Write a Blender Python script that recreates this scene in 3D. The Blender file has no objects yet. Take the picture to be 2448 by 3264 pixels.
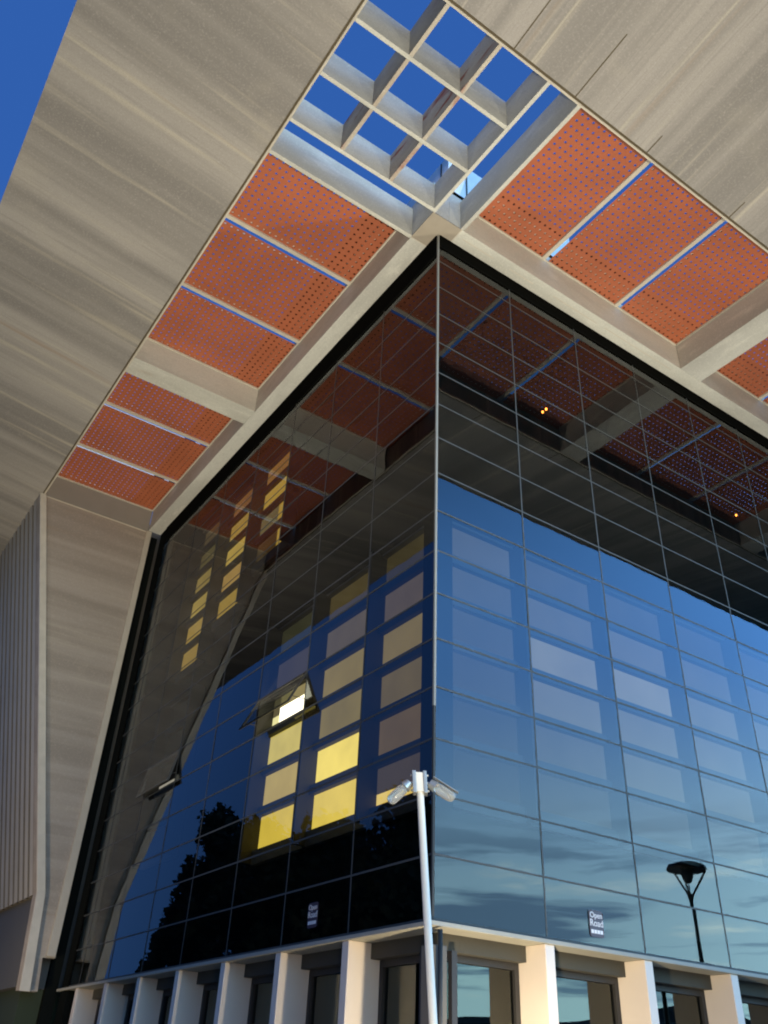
import bpy, bmesh, math, random
from mathutils import Vector, Matrix
random.seed(7)
S = bpy.context.scene
COL = S.collection
# All heights are measured from the photographer's eye (z = 0); the pavement is at z = -1.6.
GZ = -1.6

# ------------------------------------------------------------------ camera
def make_camera():
    yaw, pitch, roll = 0.9920, 0.5931, 0.04922
    f = Vector((math.cos(pitch)*math.cos(yaw), math.cos(pitch)*math.sin(yaw), math.sin(pitch)))
    r = f.cross(Vector((0, 0, 1))).normalized(); u = r.cross(f)
    r2 = math.cos(roll)*r + math.sin(roll)*u
    u2 = -math.sin(roll)*r + math.cos(roll)*u
    cam = bpy.data.cameras.new('camera'); o = bpy.data.objects.new('camera', cam); COL.objects.link(o)
    m = Matrix(((r2.x, u2.x, -f.x, -8.328), (r2.y, u2.y, -f.y, -10.927), (r2.z, u2.z, -f.z, 0.0), (0, 0, 0, 1)))
    o.matrix_world = m
    cam.sensor_fit = 'VERTICAL'; cam.sensor_height = 32; cam.lens = 2750.2/3264*32
    cam.clip_end = 3000; cam.clip_start = 0.1
    S.camera = o
make_camera()

# ------------------------------------------------------------------ render look
S.view_settings.view_transform = 'Standard'
S.view_settings.look = 'None'
S.view_settings.exposure = 0.0
S.view_settings.gamma = 1.0
S.cycles.max_bounces = 8
S.cycles.transparent_max_bounces = 16
S.cycles.use_denoising = True
S.cycles.filter_width = 2.0

# ------------------------------------------------------------------ world: dusk sky, afterglow low towards +X -Y, thin clouds low down
def make_world():
    w = bpy.data.worlds.new('World'); S.world = w; w.use_nodes = True
    nt = w.node_tree; N = nt.nodes; L = nt.links
    for n in list(N): N.remove(n)
    out = N.new('ShaderNodeOutputWorld'); bg = N.new('ShaderNodeBackground'); L.new(bg.outputs[0], out.inputs[0])
    tc = N.new('ShaderNodeTexCoord'); sep = N.new('ShaderNodeSeparateXYZ'); L.new(tc.outputs['Generated'], sep.inputs[0])
    def math_(op, a, b=None, c=None, clamp=False):
        n = N.new('ShaderNodeMath'); n.operation = op; n.use_clamp = clamp
        for i, v in enumerate((a, b, c)):
            if v is None: continue
            if isinstance(v, (int, float)): n.inputs[i].default_value = v
            else: L.new(v, n.inputs[i])
        return n.outputs[0]
    def mix(fac, a, b):
        n = N.new('ShaderNodeMix'); n.data_type = 'RGBA'
        if isinstance(fac, (int, float)): n.inputs[0].default_value = fac
        else: L.new(fac, n.inputs[0])
        for i, v in ((6, a), (7, b)):
            if isinstance(v, tuple): n.inputs[i].default_value = (*v, 1)
            else: L.new(v, n.inputs[i])
        return n.outputs[2]
    z = sep.outputs['Z']
    # azimuth towards the afterglow
    g = math_('ADD', math_('MULTIPLY', sep.outputs['X'], 0.70), math_('MULTIPLY', sep.outputs['Y'], -0.714))
    g01 = N.new('ShaderNodeMapRange'); g01.inputs[1].default_value = 0.15; g01.inputs[2].default_value = 0.78
    g01.interpolation_type = 'SMOOTHSTEP'; L.new(g, g01.inputs[0])
    low = mix(g01.outputs[0], (0.058, 0.175, 0.50), (2.9, 4.9, 5.7))
    mid = mix(g01.outputs[0], (0.055, 0.17, 0.55), (0.62, 1.9, 4.7))
    zen = (0.030, 0.115, 0.42)
    e1 = N.new('ShaderNodeMapRange'); e1.inputs[1].default_value = 0.10; e1.inputs[2].default_value = 0.42; e1.interpolation_type = 'SMOOTHSTEP'; L.new(z, e1.inputs[0])
    e2 = N.new('ShaderNodeMapRange'); e2.inputs[1].default_value = 0.42; e2.inputs[2].default_value = 0.78; e2.interpolation_type = 'SMOOTHSTEP'; L.new(z, e2.inputs[0])
    c = mix(e2.outputs[0], mix(e1.outputs[0], low, mid), zen)
    # thin dark and pale cloud streaks near the horizon
    mp = N.new('ShaderNodeMapping'); mp.inputs['Scale'].default_value = (2.6, 2.6, 24.0); L.new(tc.outputs['Generated'], mp.inputs[0])
    ns = N.new('ShaderNodeTexNoise'); ns.inputs['Scale'].default_value = 1.25; ns.inputs['Detail'].default_value = 6; ns.inputs['Roughness'].default_value = 0.6; ns.inputs['Distortion'].default_value = 0.4
    L.new(mp.outputs[0], ns.inputs[0])
    cr = N.new('ShaderNodeMapRange'); cr.inputs[1].default_value = 0.50; cr.inputs[2].default_value = 0.60; L.new(ns.outputs[0], cr.inputs[0])
    lowmask = N.new('ShaderNodeMapRange'); lowmask.inputs[1].default_value = 0.27; lowmask.inputs[2].default_value = 0.20; lowmask.inputs[3].default_value = 0; lowmask.inputs[4].default_value = 1; L.new(z, lowmask.inputs[0])
    cm = math_('MULTIPLY', math_('MULTIPLY', cr.outputs[0], lowmask.outputs[0]), math_('MULTIPLY', g01.outputs[0], 0.9))
    c = mix(cm, c, (0.75, 1.5, 2.5))
    cr2 = N.new('ShaderNodeMapRange'); cr2.inputs[1].default_value = 0.42; cr2.inputs[2].default_value = 0.30; cr2.inputs[3].default_value = 0; cr2.inputs[4].default_value = 1; L.new(ns.outputs[0], cr2.inputs[0])
    cm2 = math_('MULTIPLY', math_('MULTIPLY', cr2.outputs[0], lowmask.outputs[0]), math_('MULTIPLY', g01.outputs[0], 0.55))
    c = mix(cm2, c, (6.0, 7.2, 6.6))
    # nothing bright below the horizon
    h = N.new('ShaderNodeMapRange'); h.inputs[1].default_value = -0.02; h.inputs[2].default_value = 0.01; L.new(z, h.inputs[0])
    c = mix(h.outputs[0], (0.02, 0.03, 0.04), c)
    L.new(c, bg.inputs[0]); bg.inputs[1].default_value = 1.0
make_world()

# ------------------------------------------------------------------ warm floodlights added on the pavement, out of frame, to light the building
LAMP_WARM = (1.0, 0.80, 0.52)
def spot(name, loc, target, energy, angle, blend, size, col=LAMP_WARM):
    l = bpy.data.lights.new(name, 'SPOT'); l.energy = energy; l.spot_size = math.radians(angle); l.spot_blend = blend
    l.shadow_soft_size = size; l.color = col
    o = bpy.data.objects.new(name, l); COL.objects.link(o); o.location = loc
    o.rotation_euler = (Vector(target)-Vector(loc)).to_track_quat('-Z', 'Y').to_euler()
    return o
ADDED_UPLIGHTS = [  # location, target, energy, cone, colour, label
    ((-4.5, -12.5, GZ+0.34), (-2.2, -1.0, 17.5), 15000, 84, (1.0, 0.925, 0.74), 'added black floodlight, out of frame, on the paving in front of the open corner grid, aimed up at it'),
    ((-7.4, 5.5, GZ+0.34), (-4.5, 9.5, 17.5), 5600, 100, (1.0, 0.925, 0.74), 'added black floodlight, out of frame, on the paving in front of the left glass face'),
    ((-0.35, -2.3, GZ+0.34), (2.6, 0.3, 0.8), 1900, 150, (1.0, 0.84, 0.58), 'added small black floodlight, out of frame, by the building corner, aimed at the white blades'),
    ((-4.7, -6.2, GZ+0.34), (-1.8, -1.5, 1.0), 620, 120, (1.0, 0.85, 0.62), 'added small black floodlight, out of frame, on the paving in front of the white mast'),
    ((9.5, -9.0, GZ+0.34), (7.5, -4.0, 17.5), 7400, 92, (1.0, 0.925, 0.74), 'added black floodlight, out of frame, on the paving in front of the right glass face'),
    ((-8.0, 12.5, GZ+0.34), (-2.2, 21.0, 8.0), 2600, 100, (1.0, 0.82, 0.56), 'added black floodlight, out of frame, on the paving beside the leaning leg, aimed at the ribbed wall'),
]

# ------------------------------------------------------------------ helpers
def new_mat(name):
    m = bpy.data.materials.new(name); m.use_nodes = True
    return m, m.node_tree.nodes, m.node_tree.links, m.node_tree.nodes['Principled BSDF']
def plain(name, col, rough=0.6, metal=0.0, var=0.12, scale=3.0, bump=0.0):
    m, N, L, b = new_mat(name)
    b.inputs['Roughness'].default_value = rough; b.inputs['Metallic'].default_value = metal
    tc = N.new('ShaderNodeTexCoord'); ns = N.new('ShaderNodeTexNoise'); ns.inputs['Scale'].default_value = scale; ns.inputs['Detail'].default_value = 6
    L.new(tc.outputs['Object'], ns.inputs[0])
    mx = N.new('ShaderNodeMix'); mx.data_type = 'RGBA'
    mx.inputs[6].default_value = (*[c*(1-var) for c in col], 1); mx.inputs[7].default_value = (*[min(1, c*(1+var)) for c in col], 1)
    L.new(ns.outputs[0], mx.inputs[0]); L.new(mx.outputs[2], b.inputs['Base Color'])
    if bump:
        bp = N.new('ShaderNodeBump'); bp.inputs['Strength'].default_value = bump; bp.inputs['Distance'].default_value = 0.01
        L.new(ns.outputs[0], bp.inputs['Height']); L.new(bp.outputs[0], b.inputs['Normal'])
    return m
def streaked(name, base, dark, pale, sc_long, axis, stain=(0.30, 0.19, 0.10), fine=1.0, contrast=1.0, dist=0.35, stains=0.45):
    """Board-marked concrete: streaks running along `axis` ('X','Y','Z'), blotches, drips and speckle."""
    m, N, L, b = new_mat(name); b.inputs['Roughness'].default_value = 0.85
    tc = N.new('ShaderNodeTexCoord')
    def noise(scale3, scale, detail=5, dist=0.0, rough=0.55):
        mp = N.new('ShaderNodeMapping'); mp.inputs['Scale'].default_value = scale3; L.new(tc.outputs['Object'], mp.inputs[0])
        n = N.new('ShaderNodeTexNoise'); n.inputs['Scale'].default_value = scale; n.inputs['Detail'].default_value = detail
        n.inputs['Distortion'].default_value = dist; n.inputs['Roughness'].default_value = rough; L.new(mp.outputs[0], n.inputs[0]); return n.outputs[0]
    def ramp(v, a, b_, lo=0.0, hi=1.0):
        r = N.new('ShaderNodeMapRange'); r.inputs[1].default_value = a; r.inputs[2].default_value = b_; r.inputs[3].default_value = lo; r.inputs[4].default_value = hi
        r.interpolation_type = 'SMOOTHSTEP'; L.new(v, r.inputs[0]); return r.outputs[0]
    def mix(f, a, c):
        n = N.new('ShaderNodeMix'); n.data_type = 'RGBA'; L.new(f, n.inputs[0])
        for i, v in ((6, a), (7, c)):
            if isinstance(v, tuple): n.inputs[i].default_value = (*v, 1)
            else: L.new(v, n.inputs[i])
        return n.outputs[2]
    s = {'X': (sc_long, 1, 1), 'Y': (1, sc_long, 1), 'Z': (1, 1, sc_long), 'XZ': (sc_long, 1, sc_long), 'YZ': (1, sc_long, sc_long)}[axis]
    broad = noise(s, 0.9*fine, 3, dist); mid = noise(s, 3.2*fine, 5, dist*0.6); thin = noise(s, 14*fine, 3, 0.05)
    blot = noise((1, 1, 1), 0.55, 4, 0.3); speck = noise((1, 1, 1), 60, 2, 0, 0.7)
    k = contrast
    c = mix(ramp(broad, 0.34, 0.66), dark, base)
    c = mix(ramp(mid, 0.55, 0.75, 0, 0.65*k), c, pale)
    c = mix(ramp(thin, 0.52, 0.70, 0, 0.35*k), c, dark)
    c = mix(ramp(blot, 0.58, 0.78, 0, 0.16*k), c, pale)
    c = mix(ramp(speck, 0.40, 0.72, 0, 0.55), c, tuple(v*0.62 for v in base))
    sp2 = noise((1, 1, 1), 23, 3, 0, 0.7)
    c = mix(ramp(sp2, 0.50, 0.72, 0, 0.40), c, tuple(min(1, v*1.25) for v in base))
    st = noise(tuple(v*1.0 for v in s), 1.9, 5, dist*2)
    c = mix(ramp(st, 0.66-0.2*(stains-0.45), 0.80-0.2*(stains-0.45), 0, stains), c, stain)
    L.new(c, b.inputs['Base Color'])
    bp = N.new('ShaderNodeBump'); bp.inputs['Strength'].default_value = 0.25; bp.inputs['Distance'].default_value = 0.02
    L.new(mid, bp.inputs['Height']); L.new(bp.outputs[0], b.inputs['Normal'])
    return m
def glass_mat(name, ior=1.58, tint=(0.80, 0.86, 0.84), rough=0.004, refl=(0.93, 0.97, 1.0)):
    m = bpy.data.materials.new(name); m.use_nodes = True; N = m.node_tree.nodes; L = m.node_tree.links
    for n in list(N): N.remove(n)
    out = N.new('ShaderNodeOutputMaterial'); mx = N.new('ShaderNodeMixShader'); t = N.new('ShaderNodeBsdfTransparent'); g = N.new('ShaderNodeBsdfGlossy'); fr = N.new('ShaderNodeFresnel')
    t.inputs[0].default_value = (*tint, 1); g.inputs[0].default_value = (*refl, 1); g.inputs['Roughness'].default_value = rough; fr.inputs[0].default_value = ior
    # slight waviness of toughened glass
    tc = N.new('ShaderNodeTexCoord'); ns = N.new('ShaderNodeTexNoise'); ns.inputs['Scale'].default_value = 1.1; ns.inputs['Detail'].default_value = 1
    bp = N.new('ShaderNodeBump'); bp.inputs['Strength'].default_value = 0.06; bp.inputs['Distance'].default_value = 0.02
    L.new(tc.outputs['Object'], ns.inputs[0]); L.new(ns.outputs[0], bp.inputs['Height']); L.new(bp.outputs[0], g.inputs['Normal'])
    L.new(fr.outputs[0], mx.inputs[0]); L.new(t.outputs[0], mx.inputs[1]); L.new(g.outputs[0], mx.inputs[2]); L.new(mx.outputs[0], out.inputs[0])
    return m
def glow(name):
    """Lit blind or lit room; the colour is each object's own colour."""
    m = bpy.data.materials.new(name); m.use_nodes = True; N = m.node_tree.nodes; L = m.node_tree.links
    for n in list(N): N.remove(n)
    out = N.new('ShaderNodeOutputMaterial'); e = N.new('ShaderNodeEmission'); oi = N.new('ShaderNodeObjectInfo')
    tc = N.new('ShaderNodeTexCoord'); ns = N.new('ShaderNodeTexNoise'); ns.inputs['Scale'].default_value = 1.3; ns.inputs['Detail'].default_value = 3
    mr = N.new('ShaderNodeMapRange'); mr.inputs[3].default_value = 0.72; mr.inputs[4].default_value = 1.22
    L.new(tc.outputs['Object'], ns.inputs[0]); L.new(ns.outputs[0], mr.inputs[0]); L.new(mr.outputs[0], e.inputs[1]); L.new(oi.outputs['Color'], e.inputs[0]); L.new(e.outputs[0], out.inputs[0])
    return m

M = {}
M['soffit_left'] = streaked('board_concrete_left', (0.38, 0.345, 0.305), (0.22, 0.20, 0.18), (0.56, 0.49, 0.37), 0.035, 'XZ', fine=1.1, contrast=1.0, dist=0.05)
M['soffit_right'] = streaked('board_concrete_right', (0.375, 0.34, 0.305), (0.23, 0.21, 0.19), (0.55, 0.485, 0.38), 0.015, 'YZ', fine=1.7, contrast=1.3, dist=0.02)
M['leg'] = streaked('board_concrete_leg', (0.40, 0.335, 0.27), (0.29, 0.24, 0.19), (0.48, 0.405, 0.30), 0.05, 'X', fine=1.6, contrast=0.8, dist=0.02)
M['beam'] = streaked('painted_concrete', (0.60, 0.58, 0.51), (0.44, 0.42, 0.37), (0.73, 0.70, 0.61), 0.25, 'Y', stain=(0.30, 0.20, 0.12), contrast=1.0)
M['beam_x'] = streaked('painted_concrete_cross', (0.62, 0.60, 0.52), (0.46, 0.44, 0.38), (0.74, 0.71, 0.62), 0.25, 'X', stain=(0.30, 0.20, 0.12), contrast=1.0)
M['fin_y'] = streaked('rust_stained_concrete', (0.56, 0.51, 0.42), (0.44, 0.36, 0.28), (0.66, 0.61, 0.50), 0.35, 'Y', stain=(0.30, 0.07, 0.035), contrast=0.9, stains=1.0)
M['lip'] = plain('pale_trim', (0.54, 0.48, 0.385), 0.7, var=0.18)
M['white'] = plain('white_painted_concrete', (0.72, 0.66, 0.56), 0.6, var=0.05)
M['groove'] = plain('dark_joint', (0.10, 0.075, 0.04), 0.9)
M['orange'] = plain('orange_painted_steel', (0.39, 0.108, 0.045), 0.55, var=0.24, scale=0.8)
M['rail'] = plain('galvanised_rail', (0.72, 0.62, 0.55), 0.5)
M['darkmetal'] = plain('dark_metal', (0.006, 0.006, 0.005), 0.95)
M['backing'] = plain('dark_backing', (0.008, 0.009, 0.008), 0.9)
M['mullion'] = plain('anodised_mullion', (0.045, 0.042, 0.034), 0.7)
M['joint'] = plain('grey_silicone', (0.055, 0.055, 0.048), 0.6)
M['trim'] = plain('aluminium_trim', (0.26, 0.245, 0.205), 0.7, 0.0)
M['glass'] = glass_mat('facade_glass')
M['glass_low'] = glass_mat('ground_floor_glass', 1.7, (0.5, 0.55, 0.5), refl=(0.95, 1.0, 0.92))
M['glow'] = glow('lit_blind')
M['clad'] = plain('ribbed_cladding', (0.40, 0.36, 0.30), 0.7, var=0.15, scale=0.8)
M['clad_dark'] = plain('cladding_groove', (0.16, 0.14, 0.115), 0.8)
M['greywall'] = plain('smooth_grey_render', (0.10, 0.092, 0.08), 0.8, var=0.2, scale=0.5)
M['pole'] = plain('white_powder_coat', (0.70, 0.66, 0.56), 0.35, var=0.03)
M['chrome'] = plain('bright_steel', (0.50, 0.48, 0.42), 0.35, 0.7, var=0.02)
M['black'] = plain('black_paint', (0.008, 0.008, 0.008), 0.5)
M['leaf'] = plain('dark_foliage', (0.012, 0.020, 0.008), 0.8, var=0.5, scale=0.5)
M['bark'] = plain('bark', (0.03, 0.022, 0.015), 0.9)
M['ground'] = plain('dark_grass', (0.03, 0.04, 0.02), 0.95, var=0.3, scale=0.2)
M['paving'] = plain('concrete_paving', (0.20, 0.19, 0.17), 0.85, var=0.15, scale=0.6)
M['hill'] = plain('wooded_hill', (0.010, 0.016, 0.009), 0.95, var=0.4, scale=0.02)
M['signmat'] = plain('sign_plum', (0.055, 0.030, 0.040), 0.4)
M['signtext'] = plain('sign_white', (0.80, 0.74, 0.70), 0.5, var=0.02)
m, N_, L_, b_ = new_mat('lamp_glass'); b_.inputs['Base Color'].default_value = (0.85, 0.82, 0.72, 1); b_.inputs['Roughness'].default_value = 0.08; b_.inputs['Transmission Weight'].default_value = 0.75; b_.inputs['IOR'].default_value = 1.3
M['lampglass'] = m
m, N_, L_, b_ = new_mat('sodium_bulb'); b_.inputs['Base Color'].default_value = (1, .4, .1, 1); b_.inputs['Emission Color'].default_value = (1.0, 0.30, 0.04, 1); b_.inputs['Emission Strength'].default_value = 6
M['bulb'] = m
m, N_, L_, b_ = new_mat('added_floodlight_lens'); b_.inputs['Emission Color'].default_value = (1.0, 0.8, 0.5, 1); b_.inputs['Emission Strength'].default_value = 3
M['lens'] = m

for k_ in ('darkmetal', 'backing', 'clad_dark'): M[k_].node_tree.nodes['Principled BSDF'].inputs['Specular IOR Level'].default_value = 0.0

class MB:
    def __init__(s): s.bm = bmesh.new()
    def quad(s, pts, mi=0):
        f = s.bm.faces.new([s.bm.verts.new(p) for p in pts]); f.material_index = mi; return f
    def box(s, x0, x1, y0, y1, z0, z1, mi=0):
        x0, x1 = sorted((x0, x1)); y0, y1 = sorted((y0, y1)); z0, z1 = sorted((z0, z1))
        v = [s.bm.verts.new(p) for p in ((x0,y0,z0),(x1,y0,z0),(x1,y1,z0),(x0,y1,z0),(x0,y0,z1),(x1,y0,z1),(x1,y1,z1),(x0,y1,z1))]
        for q in ((3,2,1,0),(4,5,6,7),(0,1,5,4),(1,2,6,5),(2,3,7,6),(3,0,4,7)):
            f = s.bm.faces.new([v[i] for i in q]); f.material_index = mi
        return s
    def prism(s, bottom, top, mi=0):
        a = [s.bm.verts.new(p) for p in bottom]; b = [s.bm.verts.new(p) for p in top]; n = len(a)
        s.bm.faces.new(a[::-1]); s.bm.faces.new(b)
        for i in range(n): s.bm.faces.new([a[i], a[(i+1) % n], b[(i+1) % n], b[i]])
        return s
    def tube(s, pts, rad, seg=12, cap=True):
        rings = []
        for i, p in enumerate(pts):
            p = Vector(p); d = (Vector(pts[min(i+1, len(pts)-1)])-Vector(pts[max(i-1, 0)])).normalized()
            a = d.orthogonal().normalized() if abs(d.z) < 0.9 else Vector((1, 0, 0)); a = (a-d*a.dot(d)).normalized(); c = d.cross(a)
            r = rad[i] if isinstance(rad, (list, tuple)) else rad
            rings.append([s.bm.verts.new(p+r*(math.cos(2*math.pi*k/seg)*a+math.sin(2*math.pi*k/seg)*c)) for k in range(seg)])
        for A, B in zip(rings, rings[1:]):
            for k in range(seg): s.bm.faces.new([A[k], A[(k+1) % seg], B[(k+1) % seg], B[k]])
        if cap: s.bm.faces.new(rings[0][::-1]); s.bm.faces.new(rings[-1])
        return s
    def build(s, name, mats, parent=None, smooth=False, bevel=0, keep=False, **props):
        if not keep: bmesh.ops.recalc_face_normals(s.bm, faces=s.bm.faces)
        me = bpy.data.meshes.new(name); s.bm.to_mesh(me); s.bm.free()
        for mm in (mats if isinstance(mats, (list, tuple)) else [mats]): me.materials.append(mm)
        if smooth:
            for p in me.polygons: p.use_smooth = True
        o = bpy.data.objects.new(name, me); COL.objects.link(o)
        if parent: o.parent = parent; o.matrix_parent_inverse = parent.matrix_world.inverted()
        if bevel:
            b = o.modifiers.new('bevel', 'BEVEL'); b.width = bevel; b.segments = 2; b.limit_method = 'ANGLE'
        for k, v in props.items(): o[k] = v
        return o
def thing(name, label, cat, loc=(0, 0, 0), group=None):
    o = bpy.data.objects.new(name, None); COL.objects.link(o); o.location = loc; o.empty_display_size = 0.3
    o['label'] = label; o['category'] = cat
    if group: o['group'] = group
    o.matrix_world = Matrix.Translation(loc)
    return o

# ------------------------------------------------------------------ dimensions
ZS = 17.49      # underside of the beams
ZP = 18.43      # underside of the orange panels
Z0 = 2.15; ROW = 0.90; NROW = 17; CW = 2.27     # glass grid
YEND = 16.75    # left end of the glass
XB, YB = -4.5, -4.44   # inner edges of the concrete canopy
XO, YO = -9.1, -8.6    # outer edges
ZO = 18.12
XR = 27.24

# ------------------------------------------------------------------ ground
g = MB(); g.quad([(-900,-900,GZ),(900,-900,GZ),(900,900,GZ),(-900,900,GZ)]).normal_update()
g.build('ground', M['ground'], kind='structure')
g = MB(); g.box(-28, 40, -26, 46, GZ+0.004, GZ+0.05); g.build('pavement', M['paving'], kind='structure')
def hill():
    bm = MB(); n = 90; pts = []
    for i in range(n+1):
        x = -500+1100*i/n
        h = 12+2.5*math.sin(x*0.011+0.4)+1.5*math.sin(x*0.041)+1.2*math.sin(x*0.13+1)
        for xs, dh, wd in ((205, 15, 22), (262, 5, 25), (322, 7, 22)): h += dh/(1+math.exp(-(x-xs)/wd*4))
        pts.append((x, h))
    rows = []
    for k, (yy, s) in enumerate(((-200, 0.0), (-225, 0.55), (-250, 0.92), (-270, 1.0), (-310, 0.8), (-400, 0.0))):
        rows.append([bm.bm.verts.new((x, yy+6*math.sin(x*0.02+k), GZ-0.2+s*h)) for x, h in pts])
    for A, B in zip(rows, rows[1:]):
        for i in range(n): bm.bm.faces.new([A[i], A[i+1], B[i+1], B[i]])
    bm.build('hills', M['hill'], kind='structure')
hill()

# ------------------------------------------------------------------ canopy
canopy = thing('canopy', 'concrete canopy with white beams and orange perforated panels, folding into a leaning leg', 'canopy')
# concrete soffit bands, rising slightly to their outer edge
YFAR = 44
b = MB(); b.prism([(XB,YB,ZS),(XB,YFAR,ZS),(XO,YFAR,ZO),(XO,YO,ZO)], [(XB,YB,ZS+1.5),(XB,YFAR,ZS+1.5),(XO,YFAR,ZS+1.5),(XO,YO,ZS+1.5)])
b.build('soffit_band', M['soffit_left'], canopy)
b = MB(); b.prism([(XB,YB,ZS),(XO,YO,ZO),(XR,YO,ZO),(XR,YB,ZS)], [(XB,YB,ZS+1.5),(XO,YO,ZS+1.5),(XR,YO,ZS+1.5),(XR,YB,ZS+1.5)])
b.build('soffit_band', M['soffit_right'], canopy)
# joint groove (dark strip, 3 mm proud) and pale lip along the inner edges
b = MB(); b.box(XB-0.050, XB-0.005, YB-0.03, 17.5, ZS-0.008, ZS+0.05); b.box(XB-0.05, XR, YB-0.050, YB-0.005, ZS-0.0085, ZS+0.05)
for x, ly in ((0.16, 1.5), (-1.55, 1.6), (2.35, 0.5), (5.2, 0.5), (8.4, 0.6)):   # short joints running out across the right band
    y1 = YB-0.05; y2 = YB-ly
    sl = (ZO-ZS)/(YO-YB)
    b.prism([(x-.012,y1,ZS-0.004),(x+.012,y1,ZS-0.004),(x+.012,y2,ZS+sl*(y2-YB)-0.004),(x-.012,y2,ZS+sl*(y2-YB)-0.004)],
            [(x-.012,y1,ZS+.05),(x+.012,y1,ZS+.05),(x+.012,y2,ZS+sl*(y2-YB)+.05),(x-.012,y2,ZS+sl*(y2-YB)+.05)])
b.build('edge_groove', M['groove'], canopy)
b = MB(); b.box(XB+0.003, XB+0.05, YB+0.003, 17.46, ZS-0.01, ZS+0.06); b.box(XB+0.051, XR, YB+0.003, YB+0.05, ZS-0.0105, ZS+0.06)
b.build('edge_lip', M['lip'], canopy)

def beam(x0, x1, y0, y1, mat, z0=ZS, z1=ZP+0.25, name='beam', bev=0.012):
    b = MB(); b.box(x0, x1, y0, y1, z0, z1); return b.build(name, mat, canopy, bevel=bev)
beam(-0.50, -0.004, -0.452, 17.45, M['beam'])                       # along the left glass face
beam(-0.003, XR, -0.45, -0.004, M['beam_x'], z0=ZS+0.002)                  # along the right glass face
beam(XB+0.055, -0.503, 8.69, 9.45, M['beam_x'], z0=ZS+0.002)
beam(XB+0.055, -0.503, 17.46, 18.3, plain('grey_concrete', (0.26, 0.235, 0.20), 0.85, scale=1.5), z0=ZS+0.002)
beam(8.38, 9.25, YB+0.055, -0.453, M['beam'], z0=ZS+0.002)
beam(17.6, 18.5, YB+0.055, -0.453, M['beam'], z0=ZS+0.002)
# open corner grid: thin deep blades
for y, xe in ((-3.10, -0.545), (-1.77, -0.545), (-0.50, -0.503)):
    beam(XB+0.055, xe, y-0.045, y+0.045, M['beam_x'], z0=ZS, z1=ZP, name='grid_blade', bev=0.006)
beam(XB+0.055, -0.503, 0.40, 0.50, M['beam_x'], z0=ZS+0.001, z1=ZP+0.1, name='grid_blade', bev=0.006)
for x in (-3.14, -1.81):
    for y0, y1 in ((YB+0.055, -3.148), (-3.052, -1.818), (-1.722, -0.548)):
        beam(x-0.045, x+0.045, y0, y1, M['fin_y'], z0=ZS+0.001, z1=ZP-0.002, name='grid_blade', bev=0.006)
beam(-0.54, -0.45, YB+0.055, -0.455, M['beam'], z0=ZS+0.001, z1=ZP, name='grid_blade', bev=0.006)
beam(0.33, 0.43, YB+0.055, -0.453, M['beam'], z0=ZS+0.001, z1=ZP+0.1, name='grid_blade', bev=0.006)
for q in ((-0.503, -0.006, -0.455, 0.43), (-0.005, 0.36, -0.455, -0.006)):
    b = MB(); b.box(*q, ZS-0.004, ZS+0.03); b.build('corner_plate', plain('corner_plate_concrete', (0.34, 0.29, 0.225), 0.85, scale=4), canopy)
# pale seams under the corner and the right beam
SE = [(-0.50, -0.01, 0.43, 0.455, ZS-0.006), (0.36, 0.385, -0.45, -0.01, ZS-0.004)]
for xa, xb_, yy in ((0.55, 1.55, -0.27), (2.1, 2.9, -0.26), (3.6, 5.2, -0.27), (5.5, 8.2, -0.28)):
    SE.append((xa, xb_, yy, yy+0.022, ZS-0.004))
for q in SE:
    b = MB(); b.box(*q, ZS+0.02); b.build('seam', M['lip'], canopy)

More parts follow.
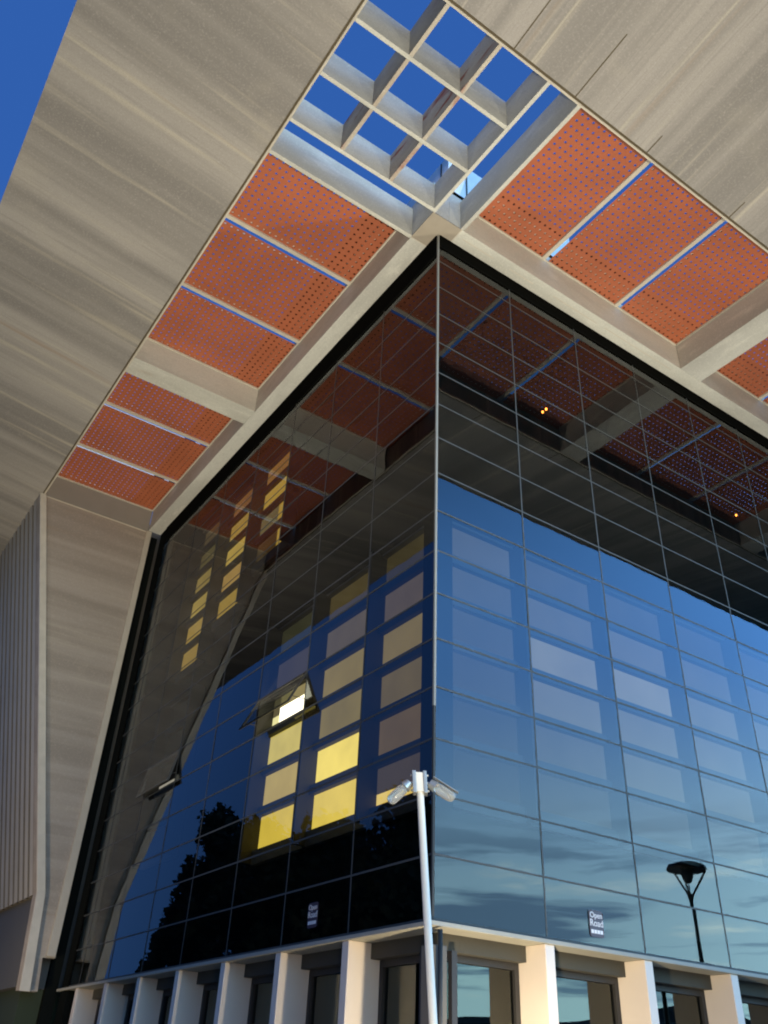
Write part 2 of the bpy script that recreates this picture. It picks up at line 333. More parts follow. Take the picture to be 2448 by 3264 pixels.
def perforated(x0, x1, y0, y1, label=None):
    """Orange steel sheet with real round holes, 3 cm deep, on pale rails."""
    P = 0.178; R = 0.033; T = 0.022
    nx = round((x1-x0)/P); ny = round((y1-y0)/P); dx = (x1-x0)/nx; dy = (y1-y0)/ny
    verts = []; faces = []; grid = {}
    def V(p): verts.append(p); return len(verts)-1
    for i in range(2*nx+1):
        for j in range(2*ny+1):
            if i % 2 and j % 2: continue
            grid[i, j] = V((x0+dx*i/2, y0+dy*j/2, ZP))
    for i in range(nx):
        for j in range(ny):
            cx = x0+dx*(i+.5); cy = y0+dy*(j+.5); I = 2*i+1; J = 2*j+1
            ring = [grid[I+a, J+c] for a, c in ((1,0),(1,1),(0,1),(-1,1),(-1,0),(-1,-1),(0,-1),(1,-1))]
            h = [V((cx+R*math.cos(k*math.pi/4), cy+R*math.sin(k*math.pi/4), ZP)) for k in range(8)]
            t = [V((cx+R*math.cos(k*math.pi/4), cy+R*math.sin(k*math.pi/4), ZP+T)) for k in range(8)]
            for k in range(8):
                l = (k+1) % 8
                faces.append((ring[k], h[k], h[l], ring[l])); faces.append((h[k], t[k], t[l], h[l]))
    me = bpy.data.meshes.new('perforated_panel'); me.from_pydata(verts, [], faces); me.materials.append(M['orange'])
    o = bpy.data.objects.new('perforated_panel', me); COL.objects.link(o); o.parent = canopy
    if label: o['label'] = label
    r = MB(); k = MB(); e = 0.02; z0, z1 = ZP+0.06, ZP+0.13
    left = x1 < 0
    if left:      # the glass face is at high x
        for a, c, mb in ((0.0, 0.22, k), (0.23, 0.40, r), (0.41, 0.80, k)): mb.box(x1-e-c, x1-e-a, y0+.13, y1-e, z0, z1)
        r.box(x0+e+.12, x1-e-.81, y0+.13, y0+.19, z0, z1); r.box(x0+e+.12, x1-e-.81, y1-e-0.09, y1-e, z0, z1)
    else:
        for a, c, mb in ((0.0, 0.20, k), (0.21, 0.62, r), (0.63, 0.78, k)): mb.box(x0+.13, x1-e, y1-e-c, y1-e-a, z0, z1)
        r.box(x0+.10, x0+0.24, y0+e, y1-e-.79, z0, z1); r.box(x0+.241, x1-e-.02, y0+e+.12, y0+e+0.30, z0, z1)
    q = r.build('rail', M['rail']); q.parent = o
    q = k.build('backing_sheet', M['darkmetal']); q.parent = o
    return o
left_bays = [(0.50, 3.24), (3.48, 6.02), (6.26, 8.69), (9.45, 12.24), (12.48, 15.00), (15.24, 17.46)]
for a, c in left_bays: perforated(XB-0.12, -0.501, a+0.002, c-0.002)
right_bays = [(0.43, 3.05), (3.29, 5.78), (6.02, 8.38), (9.25, 12.16), (12.40, 14.9), (15.14, 17.6), (18.5, 21.3), (21.54, 24.2)]
for a, c in right_bays: perforated(a+0.002, c-0.002, YB-0.12, -0.452)
for i in (0, 1, 3, 4):
    y = left_bays[i][1]; beam(XB+0.06, -0.503, y+0.001, y+0.115, M['lip'], z0=ZP-0.05, z1=ZP+0.012, name='divider_bar', bev=0.004)
for i in (0, 1, 3, 4, 6):
    x = right_bays[i][1]; beam(x+0.001, x+0.115, YB+0.06, -0.453, M['lip'], z0=ZP-0.05, z1=ZP+0.012, name='divider_bar', bev=0.004)
# pale angle trim where the panels meet the beams
b = MB()
for a, c in ((0.52, 8.68), (9.46, 17.44)): b.box(-0.545, -0.502, a, c, ZP-0.045, ZP-0.004)
for a, c in ((0.44, 8.37), (9.26, 17.59)): b.box(a, c, -0.496, -0.4535, ZP-0.045, ZP-0.004)
b.box(XB+0.06, -0.55, 8.645, 8.688, ZP-0.046, ZP-0.004); b.box(8.335, 8.378, YB+0.06, -0.50, ZP-0.046, ZP-0.004); b.box(XB+0.06, -0.55, 17.415, 17.458, ZP-0.046, ZP-0.004)
b.build('panel_trim', M['lip'], canopy)

# folded-down leg
YL = 17.5
leg_out = [(-4.62, ZS-0.005), (-1.30, 4.5), (-1.12, 2.0), (-0.62, 2.0), (-0.70, 2.85), (-0.34, 2.87), (-0.34, ZS-0.005)]
b = MB(); b.prism([(x, YL, z) for x, z in leg_out], [(x, YL+0.42, z) for x, z in leg_out]); leg = b.build('leg', M['leg'], canopy)
def outer(z): return -1.30-(z-4.5)*(4.62-1.30)/(ZS-0.005-4.5) if z > 4.5 else -1.30+(4.5-z)*0.072
b = MB()
prof = [(outer(ZS-0.02)-0.02, ZS-0.02), (outer(4.5)-0.02, 4.5), (-1.14, 1.98), (-0.86, 1.98), (outer(4.5)+0.22, 4.5), (outer(ZS-0.02)+0.20, ZS-0.02)]
b.prism([(x, YL-0.10, z) for x, z in prof], [(x, YL-0.003, z) for x, z in prof]); b.build('leg_flange', M['lip'], leg)
b = MB()
prof = [(-0.37, ZS-0.02), (-0.37, 2.9), (-0.62, 2.9), (-0.58, 8.0), (-0.56, ZS-0.02)]
b.prism([(x, YL-0.08, z) for x, z in prof], [(x, YL-0.003, z) for x, z in prof]); b.build('leg_flange', plain('leg_edge_concrete', (0.47, 0.41, 0.32), 0.8), leg)
b = MB(); b.box(outer(ZS)+0.22, -0.58, YL-0.03, YL-0.003, ZS-0.06, ZS-0.022); b.build('leg_trim', M['lip'], leg)
for k in range(1, 12):
    pass

# ------------------------------------------------------------------ glass office building
office = thing('office_building', 'dark glass office block with a sharp corner, lit windows and white blades at ground level', 'building')
b = MB(); b.box(0.46, XR, 0.46, YEND+0.7, 1.9, ZP-0.1); b.box(0.80, XR, 0.80, YEND+0.7, GZ, 1.899); b.box(0.01, 0.459, YEND+0.03, YEND+0.7, GZ, ZS+0.5)
b.box(-0.33, 0.009, YL+0.3, YL+0.9, GZ, ZS)
b.build('core_wall', M['backing'], office)
# facade glass: one panel per grid cell, each very slightly out of plane
panels = []
ys = [CW*i for i in range(8)]+[YEND]
def cellcols(n): return [(CW*i, CW*(i+1)) for i in range(n)]
def gpanel(face, a, c, k, mb=None):
    z0 = Z0+ROW*k+0.006; z1 = Z0+ROW*(k+1)-0.006; a += 0.006; c -= 0.006
    t1, t2 = random.uniform(-1, 1)*0.0030, random.uniform(-1, 1)*0.0014
    own = mb is None; mb = mb or MB()
    w = (-t1-t2, t1-t2, t1+t2, -t1+t2)
    if face == 'L': pts = [(w[0], a, z0), (w[1], c, z0), (w[2], c, z1), (w[3], a, z1)]
    else: pts = [(a, w[0], z0), (c, w[1], z0), (c, w[2], z1), (a, w[3], z1)]
    mb.quad(pts[::-1] if face == 'L' else pts)
    return mb
colsL = [(ys[i], ys[i+1]) for i in range(8)]; colsR = cellcols(12)
sash_cells = {('L', 2, 5), ('L', 5, 5)}
allc = [('L', i, k) for i in range(8) for k in range(NROW)]+[('R', i, k) for i in range(12) for k in range(NROW)]
allc = [c for c in allc if c not in sash_cells]
def depth_key(c):
    d = 1e9
    a = (CW*(c[1]+.5)); z = Z0+ROW*(c[2]+.5)
    p = Vector((0, a, z)) if c[0] == 'L' else Vector((a, 0, z))
    v = p-Vector((-8.33, -10.93, 0)); n = abs(v.x) if c[0] == 'L' else abs(v.y)
    vis = 1 if (c[0] == 'L' or c[1] < 5) else 0
    return -vis*n/v.length**3
allc.sort(key=depth_key)
rest = MB()
for n, (f, i, k) in enumerate(allc):
    a, c = (colsL if f == 'L' else colsR)[i]
    if n < 100: gpanel(f, a, c, k).build('glass_panel', M['glass'], office, keep=True)
    else: gpanel(f, a, c, k, rest)
rest.build('glass_panel', M['glass'], office, keep=True, kind='stuff')
# joints between the panels (thin grey strips, 5 mm proud) and the frame behind
b = MB(); J = 0.016
for k in range(0, NROW+1):
    z = Z0+ROW*k
    b.box(-0.007, -0.0035, 0.02, YEND, z-J, z+J); b.box(0.02, XR, -0.007, -0.0035, z-J, z+J)
for i in range(1, 8): b.box(-0.0065, -0.0036, CW*i-J, CW*i+J, Z0, ZS-0.05)
for i in range(1, 12): b.box(CW*i-J, CW*i+J, -0.0065, -0.0036, Z0, ZS-0.05)
b.build('panel_joint', M['joint'], office)
b = MB(); b.box(-0.022, 0.022, -0.022, 0.022, 5.4, ZS-0.01); b.build('corner_trim', M['trim'], office, bevel=0.004)
b = MB(); b.box(-0.020, 0.020, -0.020, 0.020, Z0-0.05, 5.399); b.build('corner_trim', M['mullion'], office, label='dark lower piece of the corner trim')
b = MB(); b.box(-0.035, 0.03, 0.04, YEND, ZS-0.72, ZS-0.004); b.box(0.04, XR, -0.035, 0.03, ZS-0.42, ZS-0.004); b.build('top_dark_strip', M['darkmetal'], office)  # dark strip added over the glass head to hide the beam's reflection
b = MB(); b.box(-0.03, 0.02, YEND, YEND+0.06, Z0, ZS-0.01); b.build('end_trim', M['darkmetal'], office)
b = MB(); b.box(0.05, 0.44, 0.05, 0.44, Z0, ZS-0.05); b.build('corner_column', M['backing'], office)

# windows behind the glass: frame (mullions + transoms), one blind per cell
def window(face, i, k0, k1, cells, lit, label):
    a, c = (colsL if face == 'L' else colsR)[i]
    fr = MB()
    def bx(p0, p1, d0, d1, z0, z1, mb):
        if face == 'L': mb.box(d0, d1, p0, p1, z0, z1)
        else: mb.box(p0, p1, d0, d1, z0, z1)
    zb, zt = Z0+ROW*k0, Z0+ROW*(k1+1)+0.14
    bx(max(a, 0.445)+0.001, max(a, 0.445)+0.05 if a == 0 else a+0.05, 0.02 if a else 0.38, 0.43, zb, zt, fr); bx(c-0.05, c-0.001, 0.02, 0.43, zb, zt, fr)
    for k in range(k0, k1+2):
        z = Z0+ROW*k; bx(a+0.052, c-0.052, 0.28, 0.395, z+(0.08 if k > k0 else -0.03), z+(0.265 if k <= k1 else 0.14), fr)
    w = fr.build('window', M['mullion'], office)
    if label: w['label'] = label
    for k in range(k0, k1+1):
        col = cells.get(k, lit)
        z = Z0+ROW*k
        parts = col if isinstance(col, list) else [(0, 1, 0, 1, col)]
        for (u0, u1, v0, v1, cc) in parts:
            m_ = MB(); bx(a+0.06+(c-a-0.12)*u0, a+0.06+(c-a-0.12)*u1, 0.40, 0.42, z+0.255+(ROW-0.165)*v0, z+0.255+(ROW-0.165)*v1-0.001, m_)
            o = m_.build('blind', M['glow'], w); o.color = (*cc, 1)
    return w
Y1 = (1.0, 0.72, 0.17); Y2 = (1.0, 0.70, 0.24)
def y(s, base=Y1): return tuple(v*s for v in base)
dim = (0.085, 0.066, 0.045)
GB = (.05, .045, .04)
window('L', 0, 2, 7, {2: [(0, 1, 0.36, 1, (0.075, 0.052, 0.030)), (0.25, 1, 0.10, 0.359, (1.0, 0.68, 0.18)), (0.25, 1, 0.0, 0.099, (0.65, 0.27, 0.02))],
                      3: [(0, 0.35, 0, 1, GB), (0.351, 1, 0, 1, (0.13, 0.082, 0.03))],
                      4: [(0, 0.35, 0, 1, GB), (0.351, 1, 0, 1, (0.145, 0.10, 0.032))],
                      5: [(0, 0.40, 0, 1, GB), (0.401, 1, 0, 1, (0.21, 0.145, 0.042))],
                      6: [(0, 0.40, 0, 1, GB), (0.401, 1, 0, 1, (0.11, 0.075, 0.04))],
                      7: (0.045, 0.032, 0.010)}, dim, 'dim window with its blind half raised at the bottom, nearest the corner')
window('L', 1, 2, 7, {2: (1.0, 0.70, 0.12), 3: (1.2, 0.88, 0.17), 4: (0.26, 0.185, 0.05), 5: (0.28, 0.195, 0.05), 6: (0.12, 0.085, 0.04), 7: (0.07, 0.048, 0.015)}, dim, 'brightly lit yellow window in the middle of the three')
window('L', 2, 2, 7, {2: (0.85, 0.58, 0.075), 3: (0.56, 0.39, 0.11), 4: (0.80, 0.60, 0.13), 5: [(0, .85, 0, .62, (2.6, 2.4, 1.7)), (.851, 1, 0, .40, (.85, .78, .36)), (0, .85, .621, 1, (.28, .23, .10)), (.851, 1, .401, 1, (.12, .10, .05))], 6: (0.065, 0.048, 0.032), 7: (0.03, 0.028, 0.012)}, dim, 'yellow window with a white lit opening under its raised sash')
window('L', 5, 3, 7, {5: [(0, 1, 0, .25, (0.30, 0.28, 0.22)), (0, 1, .251, 1, (.004, .004, .004))]}, (0.004, 0.004, 0.004), 'unlit window with one sash pushed open')
YY = (0.62, 0.38, 0.06)
window('L', 3, 11, 14, {11: [(0, .45, 0, 1, y(.5, (.9, .55, .1))), (.451, 1, 0, 1, (.05, .03, .01))], 12: [(0, .5, 0, 1, y(.5, (.9, .55, .1))), (.501, 1, 0, 1, (.14, .11, .05))], 13: y(.5, (.9, .55, .1)), 14: (0.26, 0.12, 0.03)}, dim, None)
window('L', 4, 10, 14, {10: y(.4, (.9, .55, .1)), 11: y(.45, (.9, .52, .14)), 12: y(.55, (.9, .58, .12)), 13: y(.42, (.9, .55, .12)), 14: (0.20, 0.09, 0.03)}, dim, None)
window('L', 5, 9, 14, {9: y(.36, (.9, .55, .12)), 10: y(.42, (.9, .55, .12)), 11: y(.42, (.9, .6, .14)), 12: y(.3, (.9, .6, .16)), 13: (.08, .06, .02), 14: (0.07, 0.045, 0.02)}, dim, None)
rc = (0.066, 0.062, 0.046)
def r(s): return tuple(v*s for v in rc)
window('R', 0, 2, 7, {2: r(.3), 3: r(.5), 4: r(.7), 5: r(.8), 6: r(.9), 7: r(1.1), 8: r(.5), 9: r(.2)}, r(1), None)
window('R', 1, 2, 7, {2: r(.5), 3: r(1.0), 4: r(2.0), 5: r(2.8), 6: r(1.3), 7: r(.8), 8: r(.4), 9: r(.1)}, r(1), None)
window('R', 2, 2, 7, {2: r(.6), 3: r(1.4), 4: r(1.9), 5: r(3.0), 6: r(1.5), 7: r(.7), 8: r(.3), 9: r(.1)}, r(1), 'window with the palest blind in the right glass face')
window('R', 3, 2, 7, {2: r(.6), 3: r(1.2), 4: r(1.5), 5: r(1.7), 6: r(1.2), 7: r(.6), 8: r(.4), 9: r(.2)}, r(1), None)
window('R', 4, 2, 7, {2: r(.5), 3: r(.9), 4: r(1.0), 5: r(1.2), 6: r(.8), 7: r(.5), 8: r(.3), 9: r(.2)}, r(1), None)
# top-hung sashes pushed open
def sash(i, k, out, label):
    a, c = colsL[i]; zt = Z0+ROW*(k+1)-0.01; zb = Z0+ROW*k; h = ROW
    s = math.asin(out/h); dz = h*math.cos(s)
    def P(yv, t, n=0.0): return (-0.01-out*t-n*math.cos(s), yv, zt-dz*t+n*math.sin(s)*-1)
    f = MB(); w = 0.07/h; d = 0.05
    def bar(y0, y1, t0, t1):
        f.prism([P(y0, t0, 0), P(y1, t0, 0), P(y1, t1, 0), P(y0, t1, 0)], [P(y0, t0, -d), P(y1, t0, -d), P(y1, t1, -d), P(y0, t1, -d)])
    bar(a+0.01, c-0.01, 0, w); bar(a+0.01, c-0.01, 1-w, 1); bar(a+0.01, a+0.08, w+.002, 1-w-.002); bar(c-0.08, c-0.01, w+.002, 1-w-.002)
    o = f.build('sash', M['sashframe'], office); o['label'] = label
    q = MB(); q.quad([P(a+0.01, 0, 0.006), P(c-0.01, 0, 0.006), P(c-0.01, 1, 0.006), P(a+0.01, 1, 0.006)]); q.build('pane', M['glass'], o, keep=True)
    st = MB()
    for yv in (a+0.06, c-0.06): st.tube([(0.02, yv, zb+0.28), P(yv, 0.78, -0.03)], 0.008, 6)
    st.build('stay', M['mullion'], o)
M['sashframe'] = plain('sash_frame_grey', (0.05, 0.045, 0.036), 0.5)
sash(2, 5, 0.40, 'open sash above the white lit gap'); sash(5, 5, 0.20, 'open sash of the unlit window farther left')
# small latch bracket inside the brightest pane
b = MB(); yy, zz = 2.42, 5.42
for (ya, yb, za, zb_) in ((2.36, 2.62, 5.10, 5.12), (2.60, 2.62, 5.12, 5.52), (2.36, 2.60, 5.50, 5.52), (2.44, 2.52, 5.26, 5.28), (2.44, 2.46, 5.28, 5.44)):
    b.box(0.33, 0.345, ya, yb, za, zb_)
b.build('window_latch', M['mullion'], office)

# ledge and ground floor
b = MB(); b.box(-0.06, 0.50, -0.06, YEND+0.9, Z0-0.095, Z0-0.03); b.box(0.501, XR, -0.06, 0.50, Z0-0.095, Z0-0.03); b.build('ledge', plain('ledge_grey', (0.34, 0.32, 0.26), 0.7), office, bevel=0.006)
b = MB(); b.box(0.42, 0.85, 0.42, YEND+0.8, Z0-0.33, Z0-0.0955); b.box(0.851, XR, 0.42, 0.85, Z0-0.33, Z0-0.0955)
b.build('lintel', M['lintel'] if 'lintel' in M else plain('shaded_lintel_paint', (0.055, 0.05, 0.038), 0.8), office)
M['blade'] = plain('blade_white', (0.70, 0.60, 0.50), 0.6, var=0.04)
for n in range(12):
    b = MB(); b.box(2.20+CW*n, 2.40+CW*n, -0.02, 0.66, GZ+0.05, Z0-0.096); b.build('blade', M['blade'], office, bevel=0.01)
for n in range(7):
    b = MB(); b.box(-0.02, 0.66, 2.20+CW*n, 2.40+CW*n, GZ+0.05, Z0-0.096); b.build('blade', M['blade'], office, bevel=0.01)
M['gframe'] = plain('ground_window_frame', (0.028, 0.025, 0.022), 0.6)
def gwin(face, a, c):
    fr = MB()
    def bx(p0, p1, d0, d1, z0, z1, mb):
        if face == 'L': mb.box(d0, d1, p0, p1, z0, z1)
        else: mb.box(p0, p1, d0, d1, z0, z1)
    zt = Z0-0.335; zb = GZ+0.1
    bx(a, a+0.09, 0.60, 0.70, zb, zt, fr); bx(c-0.09, c, 0.60, 0.70, zb, zt, fr); bx(a+0.091, c-0.091, 0.60, 0.70, zt-0.10, zt, fr); bx(a+0.091, c-0.091, 0.60, 0.70, zb, zb+0.1, fr)
    w = fr.build('ground_window', M['gframe'], office)
    p = MB(); e = 0.66
    pts = [(e, a+.09, zb+.1), (e, c-.09, zb+.1), (e, c-.09, zt-.1), (e, a+.09, zt-.1)]
    if face == 'R': pts = [(q[1], q[0], q[2]) for q in pts]
    p.quad(pts[::-1] if face == 'L' else pts); p.build('pane', M['glass_low'], w, keep=True)
for n in range(12): gwin('R', 0.30 if n == 0 else 2.403+CW*(n-1), 2.197+CW*n)
for n in range(8): gwin('L', 0.30 if n == 0 else 2.403+CW*(n-1), min(2.197+CW*n, YEND+0.6))
b = MB(); b.box(0.02, 0.29, 0.02, 0.29, GZ+0.05, Z0-0.331); b.build('corner_post', M['greywall'], office, bevel=0.01)
b = MB(); b.tube([(0.10, -0.06, Z0-0.14), (0.10, -0.06, GZ+0.05)], 0.035, 10); b.build('downpipe', M['mullion'], office, smooth=True)

# signs stuck to the glass
def text_mesh(body, size):
    cu = bpy.data.curves.new('t', 'FONT'); cu.body = body; cu.size = size; cu.align_x = 'CENTER'; cu.align_y = 'CENTER'; cu.extrude = 0.0015
    o = bpy.data.objects.new('t', cu); COL.objects.link(o)
    dg = bpy.context.evaluated_depsgraph_get(); me = bpy.data.meshes.new_from_object(o.evaluated_get(dg)); bpy.data.objects.remove(o)
    return me
def sign(face, p, z, label):
    t = thing('notice_sign', label, 'sign', (0, 0, 0), 'notices stuck to the lowest glass row')
    if face == 'R': R_ = Matrix(((1,0,0,p),(0,0,1,-0.016),(0,1,0,z),(0,0,0,1))); R_ = Matrix(((1,0,0,p),(0,0,-1,-0.010),(0,1,0,z),(0,0,0,1)))
    else: R_ = Matrix(((0,0,-1,-0.010),(-1,0,0,p),(0,1,0,z),(0,0,0,1)))
    t.matrix_world = R_
    b = MB(); w, h = 0.165, 0.205
    prof = []
    for cx_, cy_, a0 in ((w-.05, h-.05, 0), (-w+.05, h-.05, 90), (-w+.05, -h+.05, 180), (w-.05, -h+.05, 270)):
        for k in range(5): an = math.radians(a0+22.5*k); prof.append((cx_+.05*math.cos(an), cy_+.05*math.sin(an)))
    b.prism([(x, y_, 0) for x, y_ in prof], [(x, y_, 0.006) for x, y_ in prof]); o = b.build('plate', M['signmat']); o.parent = t
    for body, yy, sz in (('Open', 0.125, 0.125), ('Road', 0.005, 0.150)):
        me = text_mesh(body, sz); me.materials.append(M['signtext']); q = bpy.data.objects.new('lettering', me); COL.objects.link(q); q.parent = t; q.location = (0.0, yy, 0.0085)
        q.scale = (1.0, 1.0, 1)
    b = MB()
    for k in range(4): b.box(-0.135+0.07*k, -0.08+0.07*k, -0.150, -0.095, 0.0061, 0.010)
    o = b.build('small_squares', M['signtext']); o.parent = t
sign('R', 3.40, 2.48, 'small dark notice on the right glass face above the white blades')
sign('L', 3.45, 2.56, 'small dark notice on the left glass face below the lit windows')

# ------------------------------------------------------------------ annex behind the leg
annex = thing('annex_building', 'grey annex with a leaning ribbed upper wall behind the concrete leg, far left', 'building')
def pl(z): return outer(z)
b = MB(); ya, yb = 17.95, YFAR
prof = []; yy = ya; P_ = 0.56
n = int((yb-ya)/P_)
rows = []
zt_, zb_ = ZS+0.3, 4.5
ncr = Vector((1, 0, 0))
yv = ya; seq = []
for k in range(n):
    seq += [(yv, 0.0), (yv+P_*0.62, 0.0), (yv+P_*0.66, 0.10), (yv+P_*0.96, 0.10)]; yv += P_
A = [b.bm.verts.new((pl(zt_)+d, yq, zt_)) for yq, d in seq]; B = [b.bm.verts.new((pl(zb_)+d, yq, zb_)) for yq, d in seq]
for k in range(len(seq)-1):
    f = b.bm.faces.new([A[k], A[k+1], B[k+1], B[k]])
    f.material_index = 0 if seq[k][1] == seq[k+1][1] == 0 else 1
b.build('ribbed_wall', [M['clad'], M['clad_dark']], annex)
b = MB(); b.prism([(-1.15, 17.95, 4.495), (3, 17.95, 4.495), (3, YFAR, 4.495), (-1.15, YFAR, 4.495)], [(-4.4, 17.95, ZS+.6), (3, 17.95, ZS+.6), (3, YFAR, ZS+.6), (-4.4, YFAR, ZS+.6)])
b.build('upper_wall', M['clad_dark'], annex)
b = MB(); b.box(-1.16, 3, 17.96, YFAR, 2.1, 4.49); b.build('lower_wall', M['greywall'], annex)
b = MB(); b.box(-0.95, 3, 18.0, YFAR, GZ, 2.09); b.build('base_wall', M['ground'], annex)

# rooftop room seen through the open grid
roof = thing('rooftop_room', 'white rooftop room with a dark base, glimpsed through the open corner grid', 'rooftop room', (1.5, 1.5, ZP+0.26))
b = MB(); b.box(0.12, 4.5, -0.25, 4.5, 19.05, 20.55); o = b.build('wall', M['roofwhite'] if 'roofwhite' in M else plain('white_sheet', (0.86, 0.86, 0.86), 0.5), roof)
b = MB(); b.box(0.05, 4.55, -0.32, 4.55, 18.75, 19.049); b.build('base', M['darkmetal'], roof)
b = MB(); b.box(0.10, 0.119, 0.02, 0.06, 19.06, 20.5); b.box(0.7, 0.74, -0.27, -0.251, 19.06, 20.5); b.build('wall_seam', M['joint'], roof)

# ------------------------------------------------------------------ floodlight mast in front of the corner
mast = thing('floodlight_mast', 'slender white mast, slightly leaning, with two glass jar lamps, in front of the glass corner', 'light mast', (-2.71, -3.84, GZ+0.05))
top = Vector((-2.965, -3.665, 2.60)); bot = Vector((-2.71, -3.84, GZ+0.05)); ax = (top-bot).normalized()
RV = Vector((0.82, -0.57, 0.0)).normalized()
b = MB(); b.tube([bot, bot+ax*0.02, bot+ax*1.2, top], [0.041, 0.041, 0.040, 0.036], 20); b.build('pole', M['pole'], mast, smooth=False)
b = MB(); b.tube([bot, bot+ax*0.02], 0.11, 20); b.build('base_plate', M['chrome'], mast)
fw = RV.cross(ax).normalized()
def obox(mb, c, hx, hy, hz, ex, ey, ez):
    c = Vector(c); v = []
    for sz in (-1, 1):
        v.append([tuple(c+ex*hx*sx+ey*hy*sy+ez*hz*sz) for sx, sy in ((-1,-1),(1,-1),(1,1),(-1,1))])
    mb.prism(v[0], v[1])
hc = top+ax*0.10
b = MB(); obox(b, hc, 0.037, 0.05, 0.10, RV, fw, ax); b.build('head', M['pole'], mast, bevel=0.006)
b = MB()
for s in (-1, 1):
    obox(b, hc+RV*s*0.056, 0.018, 0.06, 0.115, RV, fw, ax)
    for dz in (-0.08, 0.0, 0.08):
        cc = hc+RV*s*0.078+ax*dz; b.tube([cc, cc+RV*s*0.018], 0.013, 8)
b.build('head_bracket', M['chrome'], mast, bevel=0.004)
for s, dn in ((-1, 0.95), (1, 0.62)):
    d = (RV*s-ax*dn).normalized()
    st = hc+RV*s*0.105-ax*0.0
    b = MB(); b.tube([hc+RV*s*0.075, st+d*0.02], 0.016, 10)
    b.tube([st, st+d*0.07], [0.045, 0.062], 16)
    lamp = b.build('lamp', M['chrome'], mast, smooth=False)
    g_ = MB(); g_.tube([st+d*0.072, st+d*0.12, st+d*0.20, st+d*0.26, st+d*0.285, st+d*0.295], [0.048, 0.056, 0.058, 0.054, 0.040, 0.015], 18); g_.build('lamp_glass', M['lampglass'], lamp, smooth=True)
    if s < 0: continue
    v_ = MB(); up = (ax-d*ax.dot(d)).normalized(); sd = d.cross(up)
    obox(v_, st+d*0.15+up*0.074, 0.15, 0.035, 0.003, d, sd, up); v_.build('visor', M['chrome'], lamp)

# ------------------------------------------------------------------ street lamp across the path (seen mirrored in the right glass face)
sl = thing('street_lamp', 'black street lamp with flat round cap, mirrored in the right glass face', 'street lamp', (12.26, -4.8, GZ+0.05))
cx_, cy_ = 12.26, -4.8
b = MB(); b.tube([(cx_, cy_, GZ+.05), (cx_, cy_, 1.0), (cx_, cy_, 4.62)], [0.085, 0.06, 0.05], 14); b.tube([(cx_, cy_, 4.55), (cx_, cy_, 4.72)], [0.055, 0.10], 14); b.build('pole', M['black'], sl)
b = MB(); b.tube([(cx_, cy_, 5.30), (cx_, cy_, 5.36), (cx_, cy_, 5.44), (cx_, cy_, 5.50), (cx_, cy_, 5.52)], [0.50, 0.53, 0.48, 0.30, 0.08], 32); b.build('cap', M['black'], sl)
for k in range(3):
    an = math.radians(40+120*k); b = MB(); b.tube([(cx_+0.06*math.cos(an), cy_+0.06*math.sin(an), 4.68), (cx_+0.48*math.cos(an), cy_+0.48*math.sin(an), 5.31)], 0.028, 8); b.build('arm', M['black'], sl)
b = MB(); b.tube([(cx_, cy_, 5.29), (cx_, cy_, 5.15), (cx_, cy_, 5.02), (cx_, cy_, 4.98)], [0.17, 0.15, 0.10, 0.02], 16); b.tube([(cx_, cy_, 4.98), (cx_, cy_, 4.73)], 0.015, 8); b.build('lamp_housing', M['black'], sl)

# ------------------------------------------------------------------ trees (mirrored in the left glass face)
def tree(x, y_, h, rad, label, seed, leaves=12000):
    rnd = random.Random(seed)
    t = thing('tree', label, 'tree', (x, y_, GZ), 'dark trees beyond the left end of the building')
    b = MB(); zc = GZ+h*0.45
    b.tube([(x, y_, GZ), (x+.1, y_, GZ+h*.3), (x-.1, y_+.1, GZ+h*.6), (x, y_, GZ+h*.9)], [0.28, 0.2, 0.13, 0.03], 8)
    for k in range(9):
        an = rnd.uniform(0, 6.28); z0 = GZ+h*rnd.uniform(.3, .7); l = rad*rnd.uniform(.5, .9)
        b.tube([(x, y_, z0), (x+l*.5*math.cos(an), y_+l*.5*math.sin(an), z0+l*.35), (x+l*math.cos(an), y_+l*math.sin(an), z0+l*.6)], [0.09, 0.06, 0.02], 6)
    b.build('trunk', M['bark'], t)
    clumps = []
    for k in range(34):
        u = rnd.random(); zz = GZ+h*(0.25+0.75*u); rr = rad*math.sin(math.pi*min(1, 0.18+0.80*u))**0.7
        an = rnd.uniform(0, 6.28); q = rr*math.sqrt(rnd.random())*.8
        clumps.append((x+q*math.cos(an), y_+q*math.sin(an), zz-0.3, rad*rnd.uniform(.22, .42)))
    c = MB()
    for k in range(leaves):
        cxx, cyy, czz, cr_ = rnd.choice(clumps)
        v = Vector((rnd.gauss(0, 1), rnd.gauss(0, 1), rnd.gauss(0, 1))).normalized()*cr_*rnd.uniform(.3, 1.1)
        p = Vector((cxx, cyy, czz))+v*1.0; s_ = rnd.uniform(.14, .40)
        a_ = Vector((rnd.gauss(0, 1), rnd.gauss(0, 1), rnd.gauss(0, 1))).normalized(); d_ = a_.orthogonal().normalized()*s_*.6
        c.quad([p-a_*s_*.6, p+d_, p+a_*s_*.6, p-d_])
    c.build('crown', M['leaf'], t)
tree(-13.5, 19.5, 11.5, 4.2, 'broad dark tree nearest the building corner in the mirrored row', 1)
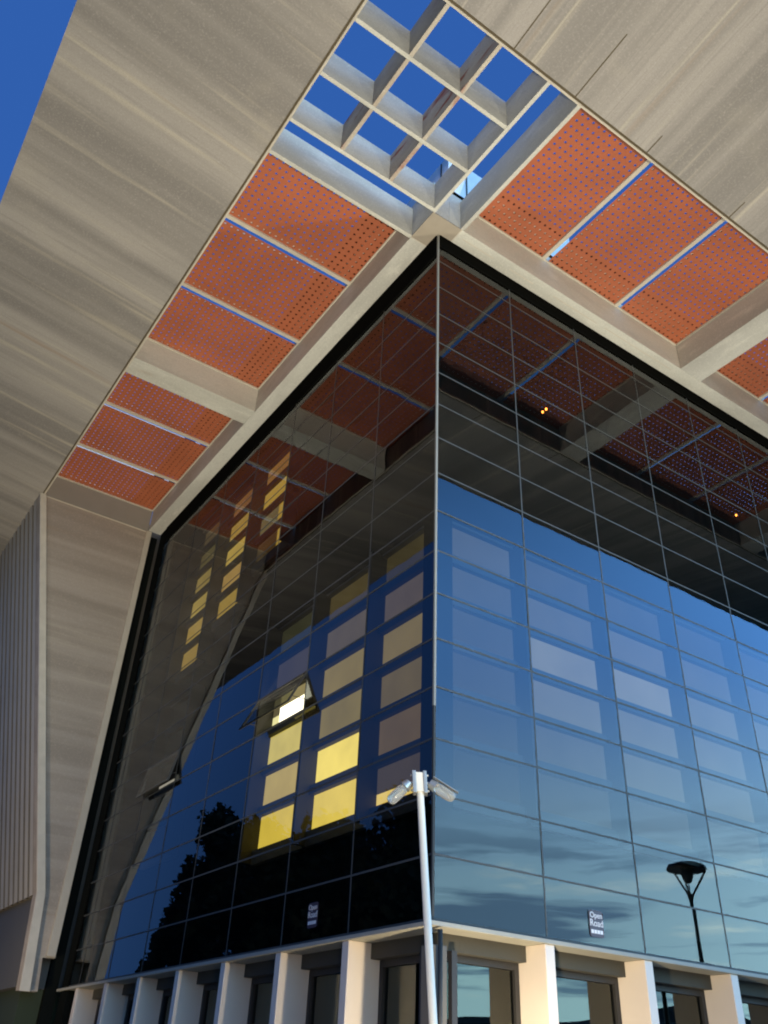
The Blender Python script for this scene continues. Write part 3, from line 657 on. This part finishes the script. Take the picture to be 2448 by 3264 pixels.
tree(-14.0, 26.5, 12.0, 4.4, 'second tree of the mirrored row, full and rounded', 2)
tree(-14.0, 33.5, 13.0, 4.4, 'third tree of the mirrored row, behind the lit windows reflection', 3)
tree(-14.2, 39.8, 15.6, 2.9, 'tallest, narrow dark tree of the mirrored row', 4)
tree(-14.6, 43.6, 12.6, 2.6, 'lowest tree at the far end of the mirrored row', 5)

# small amber lamps behind the upper right glass
for i, (x, z, lb) in enumerate(((3.44, 13.81, 'lower of two tiny amber lamps close together behind the right glass'), (3.57, 13.97, 'upper of two tiny amber lamps close together behind the right glass'), (10.81, 13.87, 'single tiny amber lamp behind the glass at the right edge'))):
    b = MB(); b.tube([(x, 0.30, z-0.02), (x, 0.30, z+0.02), (x, 0.30, z+0.035)], [0.022, 0.026, 0.008], 10); o = b.build('amber_lamp', M['bulb']); o['label'] = lb; o['category'] = 'lamp'; o['group'] = 'amber lamps behind the right glass'

# ------------------------------------------------------------------ bodies and spot lamps of the added, unseen floodlights
for i, (loc, tgt, en, cone, col, lb) in enumerate(ADDED_UPLIGHTS):
    t = thing('added_floodlight', lb, 'floodlight', (loc[0], loc[1], GZ+0.05), 'added floodlights on the paving, out of frame')
    d = (Vector(tgt)-Vector(loc)).normalized(); e1 = d.orthogonal().normalized(); e2 = d.cross(e1); L0 = Vector(loc)
    b = MB(); obox(b, L0-d*0.10, 0.15, 0.11, 0.05, e1, e2, d); b.build('housing', M['black'], t, bevel=0.01)
    b = MB(); obox(b, L0-d*0.046, 0.13, 0.09, 0.003, e1, e2, d); b.build('lens', M['lens'], t)
    b = MB(); b.box(loc[0]-.10, loc[0]+.10, loc[1]-.10, loc[1]+.10, GZ+0.051, GZ+0.07); b.tube([(loc[0], loc[1], GZ+.07), tuple(L0-d*0.13)], 0.02, 8); b.build('stand', M['black'], t)
    o = spot('added_floodlight_beam', tuple(L0-d*0.03), tgt, en, cone, 0.85, 0.28 if en > 2500 else 0.10, col); o.parent = t; o.matrix_parent_inverse = t.matrix_world.inverted()
